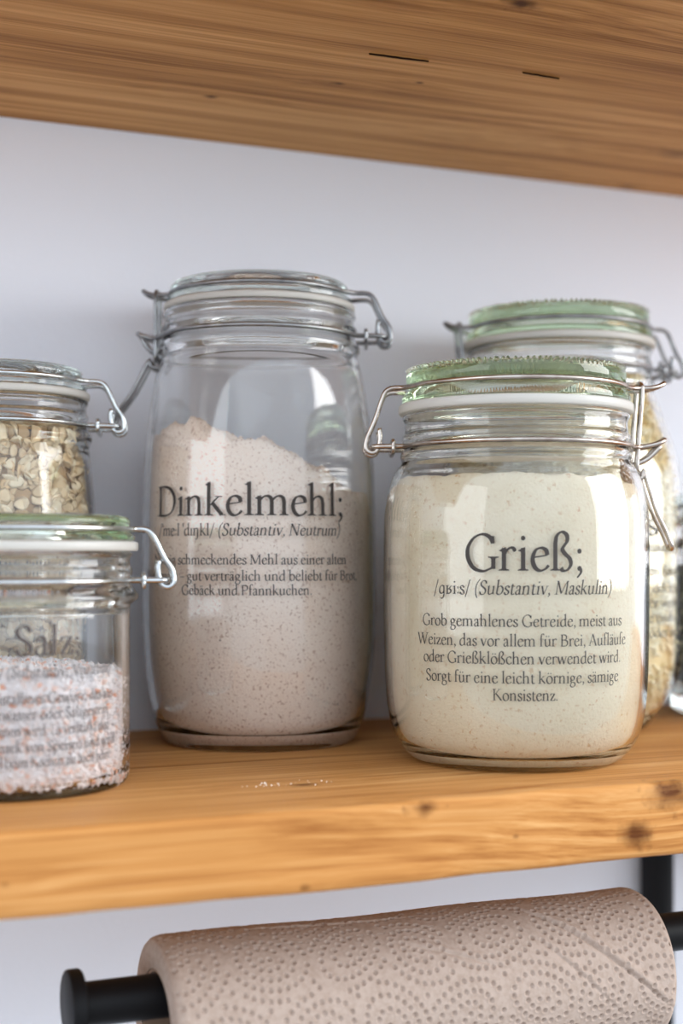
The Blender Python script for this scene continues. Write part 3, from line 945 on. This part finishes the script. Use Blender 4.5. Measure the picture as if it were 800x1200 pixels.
j_sal = jar('low straight clip-top jar lettered Salz, half full of pink salt, nearest the camera', 11, 0.53, sal_prof, 0.0026, 0.0036, (0.0444, 0.0904, 0.1000, 0.0950), (0.0446, 0.0760, 0.0160, 0.0270), -14,
            (M_CLEAR, M_LIDGREEN, M_STEEL_B), sal_text, corner=0.004, ink=M_INKGLARE)

dar_prof = [(0.0410, 0.0), (0.0430, 0.0008), (0.0446, 0.0030), (0.0452, 0.0080), (0.0453, 0.030), (0.0453, 0.0800), (0.0450, 0.0850), (0.0460, 0.0870), (0.0462, 0.0885), (0.0452, 0.0905), (0.0446, 0.0925), (0.0450, 0.0950), (0.0450, 0.0970), (0.0444, 0.0985), (0.0444, 0.1005), (0.0452, 0.1020), (0.0440, 0.1030)]
j_dar = jar('clear clip-top jar of black seeds at the right end behind the rice jar', 886, 0.77, dar_prof, 0.0028, 0.0100, (0.0440, 0.1052, 0.1180, 0.1110), (0.0446, 0.0925, 0.0100, 0.0260), -10,
            (M_CLEAR, M_LIDCLEAR, M_STEEL_D), corner=0.010)


# ------------------------------------------------------------------ contents
def fill(name, loc, r_in, z0, hfun, mat, rough, nseg=300, gap=0.00035, parent=None):
    """a heap that lies against the inside of the jar; hfun(x, y) = height of its top"""
    V, F, rows = [], [], []
    side = 34
    rows.append([len(V)])
    V.append((0, 0, z0 + 0.0016))
    for q in (0.4, 0.75, 0.93):
        row = []
        for k in range(nseg):
            t = 2 * PI * k / nseg
            r = r_in(z0) * q
            row.append(len(V))
            V.append((r * math.cos(t), r * math.sin(t), z0 + 0.0008))
        rows.append(row)
    for i in range(side + 1):
        row = []
        for k in range(nseg):
            t = 2 * PI * k / nseg
            c, s = math.cos(t), math.sin(t)
            rr = r_in(0.1 if False else z0 + 0.03) * 0.97
            top = hfun(rr * c, rr * s) - 0.0008
            z = z0 + 0.0006 + (top - z0) * i / side
            r = r_in(z) - gap
            row.append(len(V))
            V.append((r * c, r * s, z))
        rows.append(row)
    nr = 60
    for i in range(1, nr + 1):
        q = 1 - i / nr
        if i == nr:
            rows.append([len(V)])
            V.append((0, 0, hfun(0, 0)))
            break
        row = []
        for k in range(nseg):
            t = 2 * PI * k / nseg
            c, s = math.cos(t), math.sin(t)
            rr = r_in(z0 + 0.03) * 0.97
            h = hfun(rr * c, rr * s)
            r = (r_in(h) - gap - 0.0006) * (q ** 0.8)
            x, y = r * c, r * s
            z = hfun(x, y) + rough * noise.fractal(Vector((x * 260, y * 260, 3)), 0.8, 2.1, 4)
            row.append(len(V))
            V.append((x, y, z))
        rows.append(row)
    for i in range(len(rows) - 1):
        a, b = rows[i], rows[i + 1]
        for k in range(nseg):
            k2 = (k + 1) % nseg
            if len(a) == 1:
                F.append([a[0], b[k2], b[k]])
            elif len(b) == 1:
                F.append([a[k], a[k2], b[0]])
            else:
                F.append([a[k], a[k2], b[k2], b[k]])
    o = mesh_obj(name, V, F, mat, parent)
    o.location = loc
    return o


cr = (math.cos(TH), -math.sin(TH))      # towards the right of the view


def h_flour(x, y):
    s = x * cr[0] + y * cr[1]            # -.05 .. .05 from left to right
    h = float(np.interp(s, [-.052, -.040, -.030, -.025, -.018, -.008, .004, .012, .022, .032, .038, .042, .052],
                        [.134, .1385, .1415, .1440, .1390, .1350, .1340, .1310, .1245, .1190, .1135, .1115, .1100]))
    p = Vector((x * 130, y * 130, 1.7))
    return h + 0.0030 * noise.fractal(p, 0.8, 2.0, 5) + 0.0018 * noise.noise(Vector((x * 300, y * 300, 9))) + 0.0012 * noise.noise(Vector((x * 700, y * 700, 5)))


o = fill('spelt_flour', j_din[1], j_din[2], 0.0036, h_flour, M_FLOUR, 0.0006)
tag(o, 'brownish speckled spelt flour heaped unevenly inside the Dinkelmehl jar', 'flour', None, 'stuff')


def h_semo(x, y):
    s = x * cr[0] + y * cr[1]
    return 0.1168 - 0.6 * max(0, s - .01) ** 1.0 * 0.12 - 0.0010 * abs(s) / .05 + 0.0011 * noise.fractal(Vector((x * 120, y * 120, 4)), 0.9, 2.0, 3)


o = fill('semolina', j_gri[1], j_gri[2], 0.0036, h_semo, M_SEMO, 0.0003)
tag(o, 'fine cream semolina with tan specks filling the Grieß jar', 'semolina', None, 'stuff')


def scatter(name, loc, proto, mat, pts, smooth=True):
    """pts: (position, normal hint, scale) -> one loose heap mesh with randomly turned copies of proto"""
    PV = np.array(proto[0])
    Vs, Fs = [], []
    n = len(PV)
    for i, (p, nrm, sc, tilt) in enumerate(pts):
        z = Vector(nrm).normalized()
        z = (z + Vector((rnd.gauss(0, 1), rnd.gauss(0, 1), rnd.gauss(0, 1))) * tilt).normalized()
        a = z.orthogonal().normalized()
        b = z.cross(a)
        t = rnd.uniform(0, 2 * PI)
        a2 = a * math.cos(t) + b * math.sin(t)
        b2 = z.cross(a2)
        M = np.array([list(a2), list(b2), list(z)])
        s = np.array([sc * rnd.uniform(.85, 1.2), sc * rnd.uniform(.85, 1.15), sc * rnd.uniform(.8, 1.2)])
        Vs.append((PV * s) @ M + np.array(p))
        Fs += [[q + i * n for q in f] for f in proto[1]]
    V = np.concatenate(Vs)
    o = mesh_obj(name, V.tolist(), Fs, mat, None, smooth)
    o.location = loc
    return o


def flake(L, W, T):
    V, F = [], []
    n = 10
    for (q, zz) in ((1.0, 0.0), (0.6, T), (0.6, -T)):
        for k in range(n):
            t = 2 * PI * k / n
            wob = 1 + 0.10 * math.sin(3 * t + 1) + 0.06 * math.sin(5 * t)
            x, y = L * q * wob * math.cos(t), W * q * wob * math.sin(t)
            V.append((x, y, zz + 0.12 * (x * x) / L - 0.10 * y * y / W))
    for k in range(n):
        k2 = (k + 1) % n
        F.append([k, k2, n + k2, n + k])
        F.append([k2, k, 2 * n + k, 2 * n + k2])
    F.append([n + k for k in range(n)])
    F.append([2 * n + k for k in range(n)][::-1])
    return V, F


def grain(L, W, seg=6, st=5):
    V, F = [], []
    V.append((-L, 0, 0))
    for i in range(1, st):
        x = -L + 2 * L * i / st
        r = W * math.sqrt(max(0, 1 - (x / L) ** 2)) ** 0.8
        for k in range(seg):
            t = 2 * PI * k / seg
            V.append((x, r * math.cos(t), r * math.sin(t)))
    V.append((L, 0, 0))
    for k in range(seg):
        F.append([0, 1 + (k + 1) % seg, 1 + k])
    for i in range(st - 2):
        for k in range(seg):
            k2 = (k + 1) % seg
            a = 1 + i * seg
            F.append([a + k, a + k2, a + seg + k2, a + seg + k])
    a = 1 + (st - 2) * seg
    for k in range(seg):
        F.append([a + k, a + (k + 1) % seg, len(V) - 1])
    return V, F


def crystal(s):
    V = [(s, 0, 0), (-s, .1 * s, 0), (0, s * .9, .1 * s), (0.1 * s, -s, 0), (0, 0, s * .8), (.1 * s, .1 * s, -s * .8), (.6 * s, .6 * s, .5 * s), (-.6 * s, -.5 * s, .5 * s), (-.55 * s, .6 * s, -.5 * s), (.6 * s, -.55 * s, -.4 * s)]
    import bmesh
    bm = bmesh.new()
    for v in V:
        bm.verts.new(v)
    bmesh.ops.convex_hull(bm, input=bm.verts)
    bm.verts.ensure_lookup_table()
    bm.verts.index_update()
    VV = [tuple(v.co) for v in bm.verts]
    FF = [[v.index for v in f.verts] for f in bm.faces]
    bm.free()
    return VV, FF


def shell_pts(n, r_in, z0, ztop, inset, size, tilt, top_n, slope=lambda x, y: 0.0, depth=3):
    pts = []
    for i in range(n):
        t = rnd.uniform(0, 2 * PI)
        c, s = math.cos(t), math.sin(t)
        zt = ztop + slope(c * 0.04, s * 0.04)
        z = z0 + size * .25 + (zt - z0 - size * .75) * rnd.random()
        r = r_in(z) - inset - abs(rnd.gauss(0, 1)) * size * 0.45
        pts.append(((r * c, r * s, z), (c, s, 0), 1.0, tilt))
    for i in range(top_n):
        t = rnd.uniform(0, 2 * PI)
        c, s = math.cos(t), math.sin(t)
        q = math.sqrt(rnd.random())
        r = (r_in(ztop) - inset - size * .3) * q
        zt = ztop + slope(r * c, r * s) + rnd.uniform(-.3, .5) * size
        pts.append(((r * c, r * s, zt), (0, 0, 1), 1.0, tilt * 1.2))
    return pts


def heap(name, label, cat, J, ztop, floor, proto, mat, n, top_n, inset, size, tilt, core_mat, slope=lambda x, y: 0.0, smooth=True, ck=0.55):
    _, loc, r_in, _ = J
    o = scatter(name, loc, proto, mat, shell_pts(n, r_in, floor, ztop, inset, size, tilt, top_n, slope), smooth)
    tag(o, label, cat, None, 'stuff')
    core_in = lambda z: r_in(z) - inset - size * ck
    core = fill('heap_core', (0, 0, 0), core_in, floor + 0.0002, lambda x, y: ztop + slope(x, y) - size * 0.35, core_mat, 0.0003, 72, parent=o)
    core.location = (0, 0, 0)
    core['kind'] = 'stuff'
    return o


M_OATC = simple('oat_heap', srgb(196, 164, 122), 0.9, spec=0.1)
M_RICEC = simple('rice_heap', srgb(232, 214, 168), 0.9, spec=0.1)
M_SALTC = simple('salt_heap', srgb(252, 243, 241), 0.8, spec=0.1)
M_BEANC = simple('seed_heap', srgb(18, 16, 17), 0.9, spec=0.1)
heap('rolled_oats', 'rolled oat flakes filling the jar behind the salt jar', 'oats', j_haf, 0.138, 0.0060, flake(0.0033, 0.0027, 0.00035), M_OAT, 4200, 600, 0.0014, 0.0034, 0.45, M_OATC)
heap('rice_grains', 'pale yellow rice grains filling the jar behind the Grieß jar', 'rice', j_rei, 0.168, 0.0060, grain(0.0032, 0.0011), M_RICE, 5200, 300, 0.0014, 0.0022, 0.6, M_RICEC)
heap('salt_crystals', 'coarse white and pink salt crystals inside the Salz jar', 'salt', j_sal, 0.0435, 0.0037, crystal(0.0015), M_SALT, 8000, 1500, 0.0009, 0.0016, 0.9, M_SALTC,
     slope=lambda x, y: -0.05 * (x * cr[0] + y * cr[1]) + 0.0012 * noise.noise(Vector((x * 90, y * 90, 2))), smooth=False, ck=0.0)
heap('black_seeds', 'black seeds inside the jar at the right end of the shelf', 'seeds', j_dar, 0.078, 0.0105, grain(0.0030, 0.0022), M_BEAN, 2200, 300, 0.0024, 0.0030, 0.6, M_BEANC)

# spilled specks of flour on the shelf
pts = []
for i in range(34):
    x, y = rnd.gauss(0.181, 0.010), rnd.gauss(-0.181, 0.003)
    pts.append(((x, y, 0.0004), (0, 0, 1), rnd.uniform(.3, 1.1) * 0.28, 0.6))
o = scatter('flour_specks', (0, 0, 0), crystal(0.0012), simple('white_flour_speck', srgb(240, 232, 222), 0.9, spec=0.1), pts, False)
tag(o, 'tiny white flour specks spilled on the lower shelf by the brown knot', 'flour', None, 'stuff')

# ------------------------------------------------------------------ paper towel on its black holder
AY, AZ, RR = -0.177, -0.085, 0.0312
X0, X1 = 0.1385, 0.344
CORE = 0.0190


def paper_roll():
    root = empty('paper_towel_roll', ((X0 + X1) / 2, AY, AZ - RR))
    tag(root, 'brown embossed paper towel roll hanging under the lower shelf', 'paper towel roll')
    nx, nt = 600, 570
    Lx = X1 - X0
    circ = 2 * PI * RR
    disp = np.zeros((nx, nt))
    sx, st = Lx / nx, circ / nt
    dots = []
    cells = {}

    def add(x, t):
        t %= circ
        key = (int(x / 0.003), int(t / 0.003))
        for a in (-1, 0, 1):
            for b in (-1, 0, 1):
                for (px, pt) in cells.get((key[0] + a, key[1] + b), ()):
                    if (px - x) ** 2 + (pt - t) ** 2 < 0.0026 ** 2:
                        return
        cells.setdefault(key, []).append((x, t))
        dots.append((x, t))
    rows = 7
    dt = circ / rows
    cent = []
    for j in range(-1, rows + 1):
        for i in range(-1, 12):
            flip = 1 if (i + j) % 2 else -1
            cent.append((0.006 + i * 0.0300 + (0.0150 if j % 2 else 0) + 0.002 * math.sin(i * 2.3 + j * 1.7), (j + .5) * dt + 0.002 * math.sin(i * 1.9 + j), R(32) * flip + 0.3 * math.sin(i + 2 * j), 1.45 + 0.2 * math.sin(i * 3 + j)))

    def metric(c, x, t):
        dx, dtt = x - c[0], t - c[1]
        a = (dx * math.cos(c[2]) + dtt * math.sin(c[2])) / c[3]
        b = -dx * math.sin(c[2]) + dtt * math.cos(c[2])
        return math.hypot(a, b)
    for c in cent:
        for lev in (0.0014, 0.0048, 0.0086, 0.0124, 0.0162):
            ph = 0.0
            while ph < 2 * PI:
                ex, ey = lev * c[3] * math.cos(ph), lev * math.sin(ph)
                x = c[0] + ex * math.cos(c[2]) - ey * math.sin(c[2])
                t = c[1] + ex * math.sin(c[2]) + ey * math.cos(c[2])
                if min(metric(o, x, t) for o in cent if abs(o[0] - x) < .04 and abs(o[1] - t) < .04) > lev - 0.0002:
                    add(x, t)
                ph += 0.0032 / (lev * math.hypot(c[3] * math.sin(ph), math.cos(ph)))
    for (x, t) in dots:
        i0, j0 = x / sx, t / st
        for i in range(int(i0) - 6, int(i0) + 8):
            if not 3 <= i < nx - 3:
                continue
            for j in range(int(j0) - 6, int(j0) + 8):
                d2 = ((i - i0) * sx) ** 2 + ((j - j0) * st) ** 2
                q = d2 / (0.00088 ** 2)
                if q < 5:
                    disp[i, j % nt] += -0.00088 * math.exp(-q * q) + 0.00016 * math.exp(-((math.sqrt(q) - 1.5) ** 2) * 6)
    # diagonal creases and the perforated tear line
    xs = (np.arange(nx) + .5) * sx
    ts = np.arange(nt) * st

    def crease(xa, ta, xb, tb, amp, wd):
        XX, TT = np.meshgrid(xs, ts, indexing='ij')
        dx, dtt = xb - xa, tb - ta
        L2 = dx * dx + dtt * dtt
        q = np.clip(((XX - xa) * dx + (TT - ta) * dtt) / L2, 0, 1)
        d = np.hypot(XX - xa - q * dx, TT - ta - q * dtt)
        fade = np.sin(np.pi * np.clip(q, 0.02, 0.98)) ** 0.5
        sg = ((XX - xa) * dtt - (TT - ta) * dx) / math.sqrt(L2)
        disp[:] += amp * fade * (0.9 * np.exp(-((sg - wd) / (1.3 * wd)) ** 2) - 1.2 * np.exp(-((sg + 0.4 * wd) / (0.6 * wd)) ** 2)) * (d < 4 * wd)
    # t grows from the top of the roll towards the viewer
    T0 = 0.25 * circ
    # angle k: 0 = +Y, quarter = +Z, half = -Y ; viewer side t in (.25 .. .6) circ
    crease(0.146, T0 + 0.010, 0.203, T0 + 0.058, 0.0010, 0.0013)
    crease(0.142, T0 + 0.022, 0.178, T0 + 0.056, 0.0005, 0.0011)
    crease(0.090, T0 + 0.020, 0.128, T0 + 0.034, 0.0005, 0.0010)
    crease(0.03, T0 + 0.0, 0.10, T0 + 0.004, 0.0004, 0.0010)
    jp = int((T0 + 0.0135) / st)
    for i in range(2, int(nx * .52)):
        if (i // 4) % 3 != 2:
            disp[i, (jp + int(1.2 * math.sin(i * .05))) % nt] -= 0.0007
    V, F = [], []
    for i in range(nx + 1):
        x = -Lx / 2 + Lx * i / nx
        ii = min(i, nx - 1)
        edge = min(i, nx - i) * sx
        rnd_edge = -0.0016 * max(0, 1 - edge / 0.0035) ** 2
        big = 0.0004 * math.sin(x * 60)
        for j in range(nt):
            a = 2 * PI * j / nt
            r = RR + disp[ii, j] + rnd_edge + big + 0.0004 * math.sin(3 * a + x * 20)
            V.append((x, r * math.cos(a), RR + r * math.sin(a)))
    for i in range(nx):
        for j in range(nt):
            j2 = (j + 1) % nt
            F.append([i * nt + j, i * nt + j2, (i + 1) * nt + j2, (i + 1) * nt + j])
    # end faces down to the cardboard core
    for side in (0, 1):
        base = 0 if side == 0 else nx * nt
        xx = -Lx / 2 if side == 0 else Lx / 2
        prev = [base + j for j in range(nt)]
        for q in (0.8, 0.55, 0.3, 0.0):
            r = CORE + 0.0012 + (RR - 0.0016 - CORE - 0.0012) * q
            row = []
            for j in range(nt):
                a = 2 * PI * j / nt
                row.append(len(V))
                V.append((xx + (-0.0003 if side == 0 else 0.0003) * (1 - abs(2 * q - 1)) + 0.0002 * math.sin(j * 1.7), r * math.cos(a), RR + r * math.sin(a)))
            for j in range(nt):
                j2 = (j + 1) % nt
                f = [prev[j], row[j], row[j2], prev[j2]]
                F.append(f if side == 0 else f[::-1])
            prev = row
    mesh_obj('paper_sheets', V, F, M_PAPER, root, angle=60)
    V, F = lathe([(CORE, -Lx / 2 + .0003), (CORE + 0.0011, -Lx / 2 + .0003), (CORE + 0.0011, Lx / 2 - .0003), (CORE, Lx / 2 - .0003)], 96, closed=True)
    V = [(v[2], v[0], RR + v[1]) for v in V]
    c = mesh_obj('cardboard_core', V, F, M_CARD, root, angle=40)
    return root


paper_roll()

BZ = AZ + CORE - 0.0081
holder = empty('paper_roll_holder', (0.106, AY, BZ))
tag(holder, 'matt black round rod holder carrying the paper towel roll', 'paper roll holder')
rod = [(0.004, 0, 0), (0.1, 0, 0), (0.2, 0, 0), (0.40, 0, 0), (0.435, 0, 0), (0.445, 0.002, 0), (0.451, 0.008, 0), (0.453, 0.018, 0), (0.453, 0.08, 0), (0.453, -AY - 0.004, 0)]
V, F = tube(rod, 0.0080, False, 32)
mesh_obj('rod', V, F, M_BLACK, holder, angle=40)
V, F = lathe([(0, 0), (0.0118, 0), (0.0125, 0.0004), (0.0128, 0.0011), (0.0128, 0.0046), (0.0122, 0.0053), (0.0080, 0.0055), (0, 0.0055)], 64)
mesh_obj('end_cap', [(v[2], v[0], v[1]) for v in V], F, M_BLACK, holder, angle=40)
V, F = lathe([(0, 0), (0.0255, 0), (0.026, 0.0006), (0.026, 0.0040), (0.0252, 0.0048), (0.0085, 0.005), (0, 0.005)], 64)
mesh_obj('wall_plate', [(v[0] + 0.453, -AY - 0.0001 - v[2], v[1]) for v in V], [f[::-1] for f in F], M_BLACK, holder, angle=40)

br = empty('shelf_bracket', (0.474, -0.0102, -0.028))
tag(br, 'black round steel post under the right end of the lower shelf', 'shelf bracket')
V, F = tube([(0, 0, -0.22), (0, 0, -0.1), (0, 0, -0.03), (0, 0, -0.0002)], 0.0092, False, 32)
mesh_obj('upright', V, F, M_BLACK, br, angle=40)
V, F = lathe([(0, -0.223), (0.0088, -0.223), (0.0097, -0.222), (0.0097, -0.2125), (0.0092, -0.212)], 48)
mesh_obj('end_cap', V, F, M_BLACK, br, angle=40)
